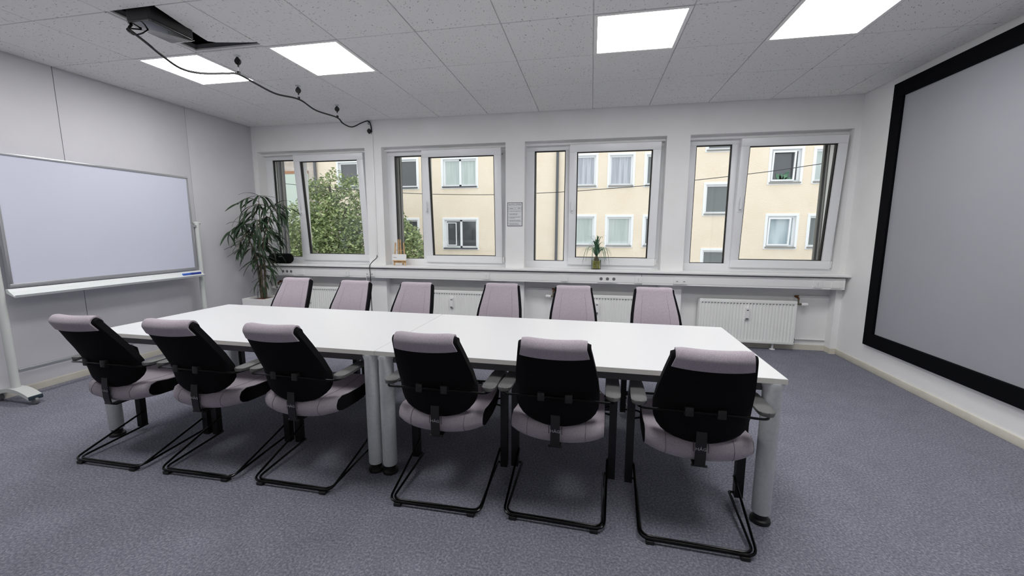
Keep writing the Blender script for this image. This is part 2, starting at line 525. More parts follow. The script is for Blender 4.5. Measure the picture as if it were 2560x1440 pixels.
# window sill + cable channel
sl = MB().prism([(1.968, .877), (1.962, .882), (1.962, .899), (1.968, .905), (2.27, .905), (2.27, .875)], 'x', XL + .02, XR - .004)
tag(sl.build('window_sill', M_SILL), 'long white window sill running under all four windows', 'window sill')
ch = empty('cable_channel', (0, 2.0, .74))
tag(ch, 'white wall cable channel with sockets below the window sill', 'cable channel')
for x0, x1 in ((XL + .03, .62), (.624, XR - .035)):
    MB().prism([(0, 0), (0, .118), (.012, .122), (.0985, .122), (.0985, 0)], 'x', x0, x1).build('channel_body', M_WHITEP, ch, bevel=.0015, seg=1)
    MB().box(x0 + .001, x1 - .001, -.003, .001, .022, .1).build('channel_cover', M_WHITEP, ch, bevel=.001, seg=1)

# ================================================================== WINDOWS
def ring(mb, x0, x1, z0, z1, wl_, wr, wb, wt, y0, y1):
    mb.box(x0, x1, y0, y1, z0, z0 + wb); mb.box(x0, x1, y0, y1, z1 - wt, z1)
    mb.box(x0, x0 + wl_, y0, y1, z0 + wb, z1 - wt); mb.box(x1 - wr, x1, y0, y1, z0 + wb, z1 - wt)
    return mb

WLAB = ['window nearest the left wall with the street tree outside', 'window left of the ventilation notice with small easel on sill',
        'window right of the ventilation notice with small potted grass on sill', 'window nearest the projection screen']
for i, (a, b) in enumerate(OPEN):
    w = struct(empty('window_%d' % (i + 1), (a, 2.25, .90)), WLAB[i])
    W_ = b - a; HH = 1.535
    fz0, fz1 = .087, 1.446
    m = ring(MB(), 0, W_, 0, HH, .10, .10, .087, HH - fz1, 0, .075)
    m.box(.485, .60, 0, .075, fz0, fz1)
    m.build('window_frame', M_PVC, w, bevel=.003, seg=2)
    # fixed pane
    m = ring(MB(), .098, .487, fz0 - .002, fz1 + .002, .012, .012, .008, .012, .018, .05)
    m.build('glazing_seal', M_SEAL, w)
    box('pane', M_GLASS, .1, .485, .03, .036, fz0, fz1, w)
    # tilted sash
    s = empty('sash', (0, -.03, .045), parent=w)
    s.rotation_euler.x = math.atan2(.10, 1.44)
    sx0, sx1, sh = .54, 1.582, 1.44
    m = ring(MB(), sx0, sx1, 0, sh, .088, .088, .09, .086, 0, .068)
    m.build('sash_frame', M_PVC, s, bevel=.004, seg=2)
    m = ring(MB(), sx0 + .086, sx1 - .086, .088, sh - .084, .013, .013, .007, .011, .02, .062)
    m.build('glazing_seal', M_SEAL, s)
    box('pane', M_GLASS, sx0 + .086, sx1 - .086, .034, .040, .088, sh - .084, s)
    m = MB(); m.lathe([(.014, 0), (.014, .03)], sx0 + .042, -.032, 12, 'y', sh * .47)
    m.prism(rrect(sx0 + .03, sx0 + .054, sh * .47 - .006, sh * .47 + .13, .01), 'y', -.046, -.032)
    m.prism(rrect(sx0 + .024, sx0 + .06, sh * .47 - .04, sh * .47 + .04, .012), 'y', -.008, .001)
    m.build('handle', M_PVC, s, bevel=.001, seg=1)
    # hinge cover at the lower right
    MB().lathe([(.011, 0), (.013, .02), (.013, .06), (.011, .075)], sx1 + .012, .02, 12, 'z', .01).build('hinge', M_WHITEP, s)
    m = MB().box(sx1 - .014, sx1 - .006, .05, .075, sh - .12, sh - .02); m.box(sx1 - .012, sx1 - .006, .06, .16, sh - .07, sh - .058)
    m.build('tilt_stay', M_BLKPL, s)
    # outer reveal with shutter guides
    m = MB().box(-.02, .088, .075, .25, -.02, HH + .02); m.box(W_ - .085, W_ + .02, .075, .25, -.02, HH + .02)
    m.box(0, W_, .075, .25, HH - .012, HH + .02)
    m.build('outer_reveal', M_DGREY, w)
    m = MB()
    for x0 in (.088, W_ - .105):
        m.box(x0, x0 + .02, .085, .11, 0, HH - .012)
        m.box(x0, x0 + .012, .17, .21, 0, HH - .012)
    m.build('shutter_guide', M_DGREY2, w)
    box('shutter_rail', M_FWHITE, .03, W_ - .03, .12, .16, HH - .075, HH - .02, w, bevel=.004)
    box('outer_sill', M_ALU, 0, W_, .075, .30, -.02, .01, w)

# ================================================================== OUTSIDE
struct(box('ground', M_GROUND, -40, 40, 2.6, 40, -5.2, -5.0), 'grey street surface below')
FW = [  # x0,x1,z0,z1,kind
    (-9.46, -8.03, 3.31, 4.78, 'dark1'), (-6.92, -5.13, 3.31, 4.73, 'curt_double'), (-9.5, -8.06, .46, 1.98, 'dark1'), (-6.9, -5.13, .48, 1.98, 'dark_double'),
    (-4.37, -3.0, 3.29, 4.68, 'dark1'), (-4.35, -2.96, .47, 1.95, 'dark1'),
    (-.94, .23, 3.23, 4.70, 'lace'), (.62, 1.77, 3.22, 4.68, 'lace'), (2.13, 3.28, 3.22, 4.66, 'dark'),
    (-.97, .22, .66, 2.10, 'curt'), (.59, 1.79, .66, 2.08, 'curt'), (2.16, 3.34, .67, 2.08, 'dark'),
    (4.50, 5.75, 4.57, 5.93, 'dark_stair'), (4.54, 5.80, 2.0, 3.38, 'dark_stair'), (4.57, 5.85, -.72, .67, 'dark_stair'),
    (6.91, 8.17, 3.23, 4.70, 'tilt_dark'), (6.96, 8.20, .65, 2.09, 'tilt_sky'), (8.49, 9.72, 3.24, 4.66, 'curt'), (8.50, 9.72, .66, 2.08, 'grey'),
    (-12.31, -11.1, 3.40, 4.74, 'dark1'), (-12.31, -11.1, .5, 1.95, 'dark1')]
FY = 15.5
bd = empty('apartment_building', (0, FY, -5))
tag(bd, 'cream stucco apartment building across the street', 'building')
xs = sorted(set([-13.5, 16] + [v for w in FW for v in (w[0] + .1, w[1] - .1)]))
zs = sorted(set([-5, 7.5] + [v for w in FW for v in (w[2] + .1, w[3] - .1)]))
fm = MB()
for i in range(len(xs) - 1):
    for j in range(len(zs) - 1):
        cx, cz = (xs[i] + xs[i + 1]) / 2, (zs[j] + zs[j + 1]) / 2
        if any(w[0] + .1 < cx < w[1] - .1 and w[2] + .1 < cz < w[3] - .1 for w in FW): continue
        fm.add([(xs[i], 0, zs[j] + 5), (xs[i + 1], 0, zs[j] + 5), (xs[i + 1], 0, zs[j + 1] + 5), (xs[i], 0, zs[j + 1] + 5)], [(0, 1, 2, 3)])
fm.box(-13.5, 16, .6, 4, 0, 12.5)
fm.build('facade', M_FACADE, bd, smooth=0)
KP = {'dark1': M_DARKP, 'dark': M_DARKP2, 'dark_double': M_DARKP, 'curt_double': M_CURT, 'curt': M_CURT, 'lace': M_CURT2, 'dark_stair': M_DARKP2, 'tilt_dark': M_DARKP, 'tilt_sky': M_SKYP, 'grey': M_DARKP2}
for (x0, x1, z0, z1, k) in FW:
    W_, HH = x1 - x0, z1 - z0
    fw = empty('facade_window', (x0, 0, z0 + 5), parent=bd)
    s = .1
    m = ring(MB(), 0, W_, 0, HH, s, s, s, s, -.03, .14)
    m.build('window_surround', M_FWHITE, fw, bevel=.008, seg=1)
    m = ring(MB(), s, W_ - s, s, HH - s, .07, .07, .08, .07, .10, .16)
    if 'double' in k: m.box(W_ / 2 - .05, W_ / 2 + .05, .10, .16, s, HH - s)
    m.build('window_frame', M_FWHITE, fw)
    box('window_pane', KP[k], s, W_ - s, .15, .17, s, HH - s, fw)
    if k.startswith('tilt'):
        sa = MB(); ring(sa, s + .04, W_ - s - .17, s + .05, HH - s - .06, .06, .06, .06, .06, .04, .09)
        q = sa.build('tilted_sash', M_FWHITE, fw); q.rotation_euler.x = .04
    if k == 'dark_double':
        sa = MB(); ring(sa, s + .1, W_ / 2 - .22, s + .1, HH - s - .12, .04, .04, .04, .04, .06, .1)
        sa.build('open_sash', M_FWHITE, fw)
    box('window_ledge', M_FDSILL if k in ('dark1', 'dark_double', 'curt_double') else M_FSILL, .06, W_ - .06, -.09, .1, .045, .10, fw, bevel=.006)
MB().tube([(-1.515, -.1, .2), (-1.515, -.1, 12)], .06, 10).build('downpipe', M_PIPE, bd)
MB().tube([(-13.42, -.1, .2), (-13.42, -.1, 12)], .07, 10).build('downpipe', M_PIPE, bd)
# banana plant behind a pane
pb = MB()
for ang, ln in ((.5, .5), (-.6, .42), (1.1, .38), (-.15, .35)):
    d = Vector((math.sin(ang), 0, math.cos(ang))); n_ = Vector((d.z, 0, -d.x))
    p = [Vector((7.5, .13, 8.35)) + d * ln * t + n_ * (.09 * math.sin(t * PI)) * sg for sg in (1, -1) for t in ([0, .25, .5, .75, 1] if sg == 1 else [.75, .5, .25])]
    pb.add(p, [tuple(range(len(p)))])
pb.build('window_plant_leaves', M_BLADE, bd, smooth=0)
# neighbouring building at the far left
nb = empty('neighbour_building', (-13.5, 16.2, -5)); tag(nb, 'weathered beige plaster building left of the cream one, seen through leftmost window', 'building')
box('facade', M_FACADE2, -12, 0, 0, 3, 0, 12.5, nb)
box('string_course', mat('brick_red_course', (176, 128, 96), .9), -12, -.9, -.06, .02, 9.28, 9.42, nb)
box('pale_panel', mat('pale_green_panel', (206, 218, 206), .6), -12, -.9, -.04, .02, 6.9, 9.28, nb)
box('ledge', M_FWHITE, -12, -.9, -.12, .02, 6.75, 6.9, nb)

# overhead cable across the street
cb = smooth_path([(-14, 8, 3.35), (-8.925, 8, 2.744), (-7.2, 8, 2.58), (-5.2, 8, 2.42), (-3.55, 8, 2.355), (-2.5, 8, 2.34), (-1.45, 8, 2.36), (-.4, 8, 2.40), (1.39, 8, 2.51), (2.44, 8, 2.61), (3.6, 8, 2.725), (5.24, 8, 2.93), (12, 8, 3.9)], 4)
tag(MB().tube(cb, .008, 6).build('street_cable', M_CABLE), 'thin dark cable strung across the street outside the windows', 'cable')

# street tree
def street_tree(loc, label, blobs, n_leaf, seed, trunk_top, branches):
    rnd = random.Random(seed)
    t = tag(empty('street_tree', loc), label, 'tree', 'street trees outside')
    MB().tube(smooth_path([(0, 0, 0), (.1, .05, trunk_top * .5), (0, 0, trunk_top)], 4), .11, 8).build('trunk', M_BARK, t)
    bm_ = MB()
    for (bx, by, bz) in branches:
        bm_.tube(smooth_path([(0, 0, trunk_top * .8), (bx * .4, by * .4, trunk_top * .8 + (bz - trunk_top * .8) * .55), (bx, by, bz)], 4), .03, 6)
    bm_.build('branches', M_BARK, t)
    f = MB()
    tot = sum(b[3] ** 2 for b in blobs)
    for (bx, by, bz, br) in blobs:
        for k in range(int(n_leaf * br * br / tot)):
            u = Vector((rnd.gauss(0, 1), rnd.gauss(0, 1), rnd.gauss(0, 1))).normalized() * br * (.55 + .5 * rnd.random())
            c = Vector((bx, by, bz)) + Vector((u.x, u.y, u.z * 1.15))
            s_ = .05 + .05 * rnd.random()
            e = Euler((rnd.uniform(-.9, .9), rnd.uniform(-.9, .9), rnd.uniform(0, 6.28))).to_matrix()
            pts = [(-1, 0, 0), (-.2, .55, .1), (1, 0, 0), (-.2, -.55, .1)]
            f.add([c + e @ (Vector(p) * s_) for p in pts], [(0, 1, 2), (0, 2, 3)])
    o = f.build('foliage', M_TREE, t, smooth=0); o['kind'] = 'stuff'
    return t
street_tree((-10.3, 11.6, -5), 'leafy green street tree filling the leftmost window', [
    (-.2, 0, 7.3, .8), (.9, .2, 7.2, .8), (-1.0, -.2, 6.6, .8), (.3, -.3, 6.7, .9), (1.4, 0, 6.6, .8), (-1.6, .2, 5.9, .9), (-.6, 0, 5.9, 1.0),
    (.6, -.3, 5.8, 1.0), (1.6, .1, 5.8, .9), (-1.9, 0, 5.2, .9), (0, 0, 5.0, 1.1), (1.3, 0, 5.0, 1.0), (.45, 0, 8.1, .55), (-.35, 0, 8.0, .4), (1.3, .2, 8.0, .5)], 15000, 4, 6.2,
    [(-.9, 0, 6.9), (1.0, .1, 7.4), (.3, 0, 8.2), (-1.6, 0, 6.0), (1.6, 0, 6.2)])
street_tree((-6.9, 11.6, -5), 'smaller green street tree behind the easel on the sill', [
    (-.5, 0, 6.6, .55), (-.1, 0, 6.1, .6), (-.9, 0, 5.9, .6), (.3, 0, 5.6, .6), (-.5, .1, 5.2, .75), (.35, 0, 5.0, .5)], 4500, 9, 5.6, [(-.5, 0, 6.6), (.2, 0, 6.0), (-.9, 0, 6.0)])
street_tree((9.6, 11.2, -5), 'small tree top behind the window nearest the screen', [(-1.95, 0, 5.75, .16), (-1.7, 0, 5.85, .25), (-1.6, 0, 5.55, .2), (-1.25, 0, 5.4, .5), (-.6, 0, 5.2, .6)], 900, 11, 5.1, [(-1.9, 0, 5.75), (-1.2, 0, 5.6)])

# ================================================================== TABLES
TROT = -.016
def table(cx, cy, label):
    t = tag(empty('conference_table', (cx, cy, 0), TROT), label, 'table', 'conference tables pushed together')
    L, D = .9985, .5
    MB().box(-L, L, -D, D, .6945, .7195).build('table_top', M_TABLE, t, bevel=.0012, seg=1)
    e = MB()
    e.box(-L - .0006, L + .0006, -D - .0008, -D + .001, .6950, .7185); e.box(-L - .0006, L + .0006, D - .001, D + .0008, .6950, .7185)
    e.box(-L - .0008, -L + .001, -D, D, .6950, .7185); e.box(L - .001, L + .0008, -D, D, .6950, .7185)
    e.build('table_edge', M_EDGE, t, smooth=0)
    f = MB()
    for y in (-D + .06, D - .06): f.box(-L + .05, L - .05, y - .015, y + .015, .645, .694)
    for x in (-L + .06, L - .06): f.box(x - .015, x + .015, -D + .06, D - .06, .645, .694)
    f.box(-.015, .015, -D + .06, D - .06, .655, .694)
    f.build('under_frame', M_BEAM, t, bevel=.002, seg=1)
    for sx in (-1, 1):
        for sy in (-1, 1):
            x, y = sx * (L - .042), sy * (D - .042)
            lg = MB().lathe([(.0385, .05), (.04, .053), (.04, .66), (.046, .675), (.046, .694)], x, y, 24).build('table_leg', M_SILVER, t)
            MB().lathe([(.043, 0), (.045, .008), (.042, .018), (.03, .024), (.03, .05)], x, y, 20).build('leg_foot', M_BLKPL, lg)
table(-2.097, -.480, 'left one of two joined white conference tables')
table(-.097, -.512, 'right one of two joined white conference tables, near the screen')

# ================================================================== CHAIRS
def lerp_tab(tab, z):
    if z <= tab[0][0]: return tab[0][1]
    for (a, va), (b, vb) in zip(tab[:-1], tab[1:]):
        if z <= b:
            t = (z - a) / (b - a); t = t * t * (3 - 2 * t) if False else t
            return va + (vb - va) * t
    return tab[-1][1]
ZB, ZTOP = .458, .90
def back_y(z):      # rear centre line
    return lerp_tab([(.458, -.330), (.50, -.350), (.56, -.366), (.62, -.381), (.70, -.413), (.80, -.458), (.87, -.493), (.90, -.508)], z)
def back_w(z):
    if z < .575:
        t = (.575 - z) / (.575 - ZB + .004)
        return .195 * math.sqrt(max(0, 1 - t * t)) ** .85
    return lerp_tab([(.575, .195), (.62, .196), (.70, .188), (.78, .174), (.86, .158), (.90, .148)], z)
def back_t(z):
    return lerp_tab([(.458, .03), (.53, .05), (.7, .06), (.85, .06), (.90, .06)], z)
def CURV(z): return lerp_tab([(.458, .035), (.55, .052), (.62, .056), (.75, .042), (.90, .03)], z)
def rear_pt(u, z):
    w = back_w(z)
    x = u * w
    return Vector((x, back_y(z) + CURV(z) * (x / .19) ** 2 + .010 * abs(u) ** 6, z))
def front_pt(u, z):
    w = back_w(z)
    x = u * w
    return Vector((x, back_y(z) + CURV(z) * (x / .19) ** 2 + back_t(z) * (1 - .2 * abs(u) ** 6), z))

def chair_meshes():
    D = {}
    US = [-1 + 2 * k / 14 for k in range(15)]
    ZS_ = [ZB + (.575 - ZB) * (1 - math.cos(PI / 2 * k / 7)) for k in range(8)] + [.62, .66, .70, .75, .80, .84, .868]
    rear = [[rear_pt(u, z) for u in US] for z in ZS_]
    front = [[front_pt(u, z) for u in US] for z in ZS_]
    # rounded top rows
    def top_pt(u, ph, grow=0.0):
        a_, b_ = rear_pt(u, .870), front_pt(u, .870)
        c_ = (a_ + b_) / 2; h_ = (b_ - a_).length / 2 + grow
        return c_ + (a_ - b_).normalized() * h_ * math.cos(ph) + Vector((0, 0, (.030 + grow) * math.sin(ph) + (.007 * u * u - .016 * abs(u) ** 8) * math.sin(ph)))
    for ph in (18, 38, 58, 78):
        rear.append([top_pt(u, math.radians(ph)) for u in US]); front.append([top_pt(u, PI - math.radians(ph)) for u in US])
    D['shell'] = MB().grid_solid(rear, front).mesh('back_shell', smooth=55)
    # upholstery: front face, over the top, flap on the rear
    UC = [-1 + 2 * k / 12 for k in range(13)]
    def cov(off):
        rows_ = []
        k = .90
        for z in [.49, .52, .55, .60, .65, .70, .76, .82, .855]:
            rows_.append([front_pt(u * k, z) + Vector((0, off, 0)) for u in UC])
        for ph in (165, 145, 125, 105, 85, 65, 45, 25, 8):
            rows_.append([top_pt(u * k, math.radians(ph), off) for u in UC])
        for z in [.865, .852, .84, .829]:
            rows_.append([rear_pt(u * (k + .02 * (.885 - z) / .06), z) + Vector((0, -off, -.004 * (1 - u * u) if z < .83 else 0)) for u in UC])
        return rows_
    D['cover'] = MB().grid_solid(cov(.008), cov(.0005)).mesh('back_cover', smooth=55)
    for nm, sx in (('seamL', -.58), ('seamR', .58)):
        D[nm] = MB().tube([front_pt(sx, z) + Vector((0, .0072, 0)) for z in (.50, .56, .62, .7, .78, .85)], .0018, 5).mesh('back_seam')
    # ---- seat
    prof = [(-.225, .366), (-.275, .363), (-.318, .372), (-.342, .398), (-.344, .436), (-.322, .464), (-.27, .474), (-.18, .464), (-.08, .458), (.02, .464), (.08, .468), (.115, .460), (.132, .438), (.125, .408), (.10, .392)]
    cen = Vector((-.12, .418))
    US2 = [-1 + 2 * k / 14 for k in range(15)]
    def seat_pt(p, u, hw, shrink=0.0):
        y, z = p
        d = Vector((y, z)) - cen
        if shrink and d.length > 1e-6:
            nrm = Vector((d.x / .25, d.y / .04)); nrm.normalize()
            y -= nrm.x * shrink; z -= nrm.y * shrink
        back = max(0, min(1, (-.18 - y) / .18))
        frontf = max(0, min(1, (y - .0) / .13))
        w = hw * (1 - .05 * frontf)
        yy = y + .055 * back * abs(u) ** 4 - .02 * frontf * abs(u) ** 4
        low = max(0, (.44 - z) / .05)
        zz = z + .012 * low * u * u * (1 + 1.2 * back) + .006 * (1 - low) * u * u * .5
        return Vector((u * w, yy, zz))
    D['seat_cover'] = MB().grid_solid([[seat_pt(p, u, .222) for u in US2] for p in prof], [[seat_pt(p, u, .2205, .006) for u in US2] for p in prof]).mesh('seat_cover', smooth=55)
    # core: closed loop of profile, slightly smaller, capped sides
    core = MB()
    loop = prof + [(.02, .376), (-.1, .364)]
    R_ = [[seat_pt(p, u, .2245, .0035) for u in US2] for p in loop]
    n, c = len(loop), len(US2)
    vs = [p for r in R_ for p in r]
    fs = [(i * c + j, i * c + j + 1, ((i + 1) % n) * c + j + 1, ((i + 1) % n) * c + j) for i in range(n) for j in range(c - 1)]
    fs.append(tuple(i * c for i in range(n))); fs.append(tuple(i * c + c - 1 for i in range(n))[::-1])
    core.add(vs, fs)
    D['seat_core'] = core.mesh('seat_core', smooth=45)
    for nm, sx in (('seat_seamL', -.62), ('seat_seamR', .62)):
        D[nm] = MB().tube([seat_pt(p, sx, .222) for p in prof[1:13]], .0018, 5).mesh('seat_seam')
    # ---- spine strap
    m = MB(); hw = .0215
    P = [(-.352, .52), (-.356, .485), (-.357, .44), (-.356, .40), (-.351, .366), (-.328, .351), (-.2, .351), (-.1, .356)]
    o_, i_ = [], []
    for k, (y, z) in enumerate(P):
        q0, q1 = Vector(P[max(k - 1, 0)]), Vector(P[min(k + 1, len(P) - 1)])
        t = (q1 - q0).normalized(); nn = Vector((t.y, -t.x))
        if nn.x > 0 and k < 5: nn = -nn
        o_.append([(-hw, y + nn.x * .004, z + nn.y * .004), (hw, y + nn.x * .004, z + nn.y * .004)])
        i_.append([(-hw, y - nn.x * .004, z - nn.y * .004), (hw, y - nn.x * .004, z - nn.y * .004)])
    m.grid_solid(o_, i_)
    m.tube([(-.032, -.346, .362), (.032, -.346, .362)], .006, 6)
    D['strap'] = m.mesh('spine_strap', smooth=50)
    lm = text_mesh('logo', 'H\u00c5G', .019, .0004)
    lm.transform(Matrix.Rotation(PI / 2, 4, 'X'))
    lm.transform(Matrix.Scale(1.15, 4, (1, 0, 0)))
    D['logo'] = lm
    for nm, sx in (('zipL', -.030), ('zipR', .030)): D[nm] = MB().tube([(sx, -.345, .475), (sx, -.354, .462), (sx + .001, -.355, .430)], .0014, 5).mesh('zip_cord')
    # ---- posts
    m = MB()
    sec = [(.0, .028, 0, .04), ]
    path = [(.268, .0, .03), (.268, .002, .20), (.268, .004, .40), (.268, .004, .52), (.264, -.006, .575), (.258, -.03, .602), (.256, -.06, .607)]
    o_, i_ = [], []
    vs, fs = [], []
    for k, (x, y, z) in enumerate(path):
        q0, q1 = Vector(path[max(k - 1, 0)]), Vector(path[min(k + 1, len(path) - 1)])
        t = (q1 - q0).normalized(); side = Vector((1, 0, 0)); nn = t.cross(side).normalized()
        a_, b_ = .0195, (.0195 if k < 5 else .010)
        for (su, sv) in ((-1, -1), (1, -1), (1, 1), (-1, 1)):
            vs.append(Vector((x, y, z)) + side * a_ * su + nn * b_ * sv)
    for k in range(len(path) - 1):
        for j in range(4):
            fs.append((k * 4 + j, k * 4 + (j + 1) % 4, k * 4 + 4 + (j + 1) % 4, k * 4 + 4 + j))
    fs += [(3, 2, 1, 0), tuple(range(len(vs) - 4, len(vs)))]
    m.add(vs, fs)
    D['postR'] = m.mesh('post', smooth=35)
    ml = MB(); ml.add([(-v[0], v[1], v[2]) for v in m.v], m.f)
    D['postL'] = ml.mesh('post', smooth=35)
    # ---- arm pads
    def pad(sg):
        m = MB(); n = 10
        out, inn = [], []
        ys = [-.33, -.322, -.305, -.27, -.22, -.16, -.10, -.06, -.035, -.022, -.018]
        def hw_(y):
            if y < -.29: return .0355 * math.sqrt(max(.02, 1 - ((-.29 - y) / .0402) ** 2))
            if y > -.045: return .030 * math.sqrt(max(.02, 1 - ((y + .045) / .0272) ** 2))
            return .0355 + (.030 - .0355) * (y + .29) / .245
        top, bot = [], []
        for y in ys:
            w = hw_(y); cx = sg * .2555
            top.append([(cx + w * u, y, .621 - .004 * u ** 4 - .012 * max(0, (y + .12) / .1) ** 2) for u in (-1, -.85, -.5, 0, .5, .85, 1)])
            bot.append([(cx + w * u * .92, y, .602 - .010 * max(0, (y + .12) / .1) ** 2) for u in (-1, -.85, -.5, 0, .5, .85, 1)])
        m.grid_solid(top, bot)
        return m.mesh('armrest_pad', smooth=50)
    D['padR'], D['padL'] = pad(1), pad(-1)
    # ---- rear rod joining both arms
    pts = [(-.272, -.25, .598), (-.262, -.31, .597), (-.235, -.345, .60), (-.15, -.374, .614), (-.06, -.391, .622), (.06, -.391, .622), (.15, -.374, .614), (.235, -.345, .60), (.262, -.31, .597), (.272, -.25, .598)]
    D['rod'] = MB().tube(smooth_path(pts, 5), .0055, 8).mesh('back_rod')
    m = MB().box(-.017, .017, -.398, -.368, .601, .642)
    D['clip'] = m.mesh('rod_clip', bevel=.005, seg=2)
    # ---- sled: two loops of rod
    r = .0062
    def loop_(zf, zr, yr, xr, xs):
        return round_path([(-.262, .0, zf), (-xs, .004, zf), (-xs, -.012, zf), (-xr, yr, zr), (xr, yr, zr), (xs, -.012, zf), (xs, .004, zf), (.262, .0, zf)], .045, 5)
    m = MB()
    m.tube(loop_(.135, .023, -.405, .236, .244), r, 8)
    m.tube(loop_(.045, .0215, -.388, .226, .228), r, 8)
    D['sled'] = m.mesh('sled_frame')
    D['foot'] = MB().box(-.019, .019, -.415, -.380, 0, .018).mesh('sled_foot', bevel=.004, seg=2)
    # ---- seat carrier rods to posts
    m = MB()
    for sg in (-1, 1):
        m.tube(round_path([(sg * .262, .002, .43), (sg * .235, .002, .43), (sg * .2, .0, .41)], .02), .005, 6)
        m.tube(round_path([(sg * .262, .002, .385), (sg * .235, -.01, .395), (sg * .2, -.02, .41)], .02), .005, 6)
        m.tube([(sg * .2, .02, .40), (sg * .2, -.14, .392)], .008, 6)
    m.box(-.2, .2, -.035, .0, .366, .386)
    D['carrier'] = m.mesh('seat_carrier')
    return D
CD = chair_meshes()

def chair(loc, rz, label, group):
    t = tag(empty('conference_chair', loc, rz), label, 'chair', group)
    sc = obj('seat', CD['seat_core'], M_BLKFAB, t)
    cv = obj('seat_cover', CD['seat_cover'], M_LILAC, sc); [obj('stitching', CD['seat_seam' + q], M_SEAM, sc) for q in 'LR']
    bk = obj('backrest', CD['shell'], M_BLKFAB, t)
    obj('backrest_cover', CD['cover'], M_LILAC, bk)['label'] = 'lilac grey cover folded over the top of the backrest'
    [obj('stitching', CD['seam' + q], M_SEAM, bk) for q in 'LR']
    st = obj('spine_strap', CD['strap'], M_BLKPL, t)
    lg = obj('logo', CD['logo'], M_LOGO, st, (0, -.3616, .4450)); lg.rotation_euler.x = 0
    [obj('zip_cord', CD['zip' + q], M_ZIP, bk) for q in 'LR']
    for s in 'LR':
        obj('post', CD['post' + s], M_POST, t)
        obj('armrest_pad', CD['pad' + s], M_ARM, t)
    rd = obj('back_rod', CD['rod'], M_ROD, t)
    for sx in (-.062, .062): obj('rod_clip', CD['clip'], M_BLKPL, rd, (sx, 0, 0))
    sl_ = obj('sled_frame', CD['sled'], M_ROD, t)
    for sx in (-.19, .19): obj('sled_foot', CD['foot'], M_BLKPL, sl_, (sx, 0, 0))
    obj('seat_carrier', CD['carrier'], M_ROD, t)
    return t
FRONT = [(-2.70, -.83, .2, 'lilac and black cantilever chair at the near side, closest to the whiteboard'),
         (-2.102, -.815, .8, 'lilac and black cantilever chair at the near side, second from the whiteboard'),
         (-1.497, -.803, -.6, 'lilac and black cantilever chair at the near side, left of the paired middle legs'),
         (-.693, -.815, -.3, 'lilac and black cantilever chair at the near side, right of the paired middle legs'),
         (-.098, -.805, -2.2, 'lilac and black cantilever chair at the near side, second from the right table end'),
         (.527, -.84, -2.6, 'lilac and black cantilever chair at the near side, at the right table end')]
for x, y, a, lab in FRONT:
    chair((x, y, 0), math.radians(a), lab, 'chairs along the near side of the table')
BACK = [(-2.762, .065, 0, 'lilac and black cantilever chair at the window side, beside the large potted plant'),
        (-2.10, -.02, -2, 'lilac and black cantilever chair at the window side, in front of the black cable'),
        (-1.49, -.03, -1, 'lilac and black cantilever chair at the window side, third from the potted plant'),
        (-.72, .06, 1, 'lilac and black cantilever chair at the window side, below the ventilation notice'),
        (-.085, .035, 3, 'lilac and black cantilever chair at the window side, below the potted grass'),
        (.56, .06, 2.5, 'lilac and black cantilever chair at the window side, nearest the projection screen')]
for x, y, a, lab in BACK:
    chair((x, y, 0), PI + math.radians(a), lab, 'chairs along the window side of the table')

# ================================================================== PROJECTION SCREEN
ps = tag(empty('projection_screen', (XR, 1.6135, .253)), 'large grey fixed projection screen with wide black frame', 'projection screen')
SW, SHh, fw_ = 4.25, 2.447, .128
for nm, v in (('frame_bar', (-SW, 0, SHh - fw_, SHh)), ('frame_bar', (-SW, 0, 0, fw_)), ('frame_bar', (-fw_, 0, fw_, SHh - fw_)), ('frame_bar', (-SW, -SW + fw_, fw_, SHh - fw_))):
    MB().box(-.038, 0, v[0], v[1], v[2], v[3]).build(nm, M_VELVET, ps, bevel=.003, seg=1)
MB().box(-.018, 0, -SW + fw_ - .01, -fw_ + .01, fw_ - .01, SHh - fw_ + .01).build('screen_surface', M_SCREEN, ps)

# ================================================================== WHITEBOARD
wb = tag(empty('mobile_whiteboard', (-4.42, .17, 0)), 'wide mobile whiteboard on a pale wheeled stand against the left wall', 'whiteboard')
y0, y1, z0, z1 = -.775, .765, .925, 1.950
MB().box(-.012, .006, y0 + .015, y1 - .015, z0 + .015, z1 - .015).build('writing_surface', M_WBOARD, wb)
for v in ((y0, y1, z1 - .02, z1), (y0, y1, z0 - .012, z0 + .02), (y0, y0 + .02, z0 + .02, z1 - .02), (y1 - .02, y1, z0 + .02, z1 - .02)):
    MB().box(-.018, .014, *v).build('board_frame', M_ALU, wb, bevel=.004, seg=2)
tr_ = MB().prism([(-.01, .905), (.012, .905), (.03, .885), (.075, .852), (.085, .862), (.09, .860), (.078, .840), (.03, .858), (-.01, .872)], 'y', y0 - .02, y1 + .035)
tr_.build('pen_tray', M_TRAY, wb, smooth=0)
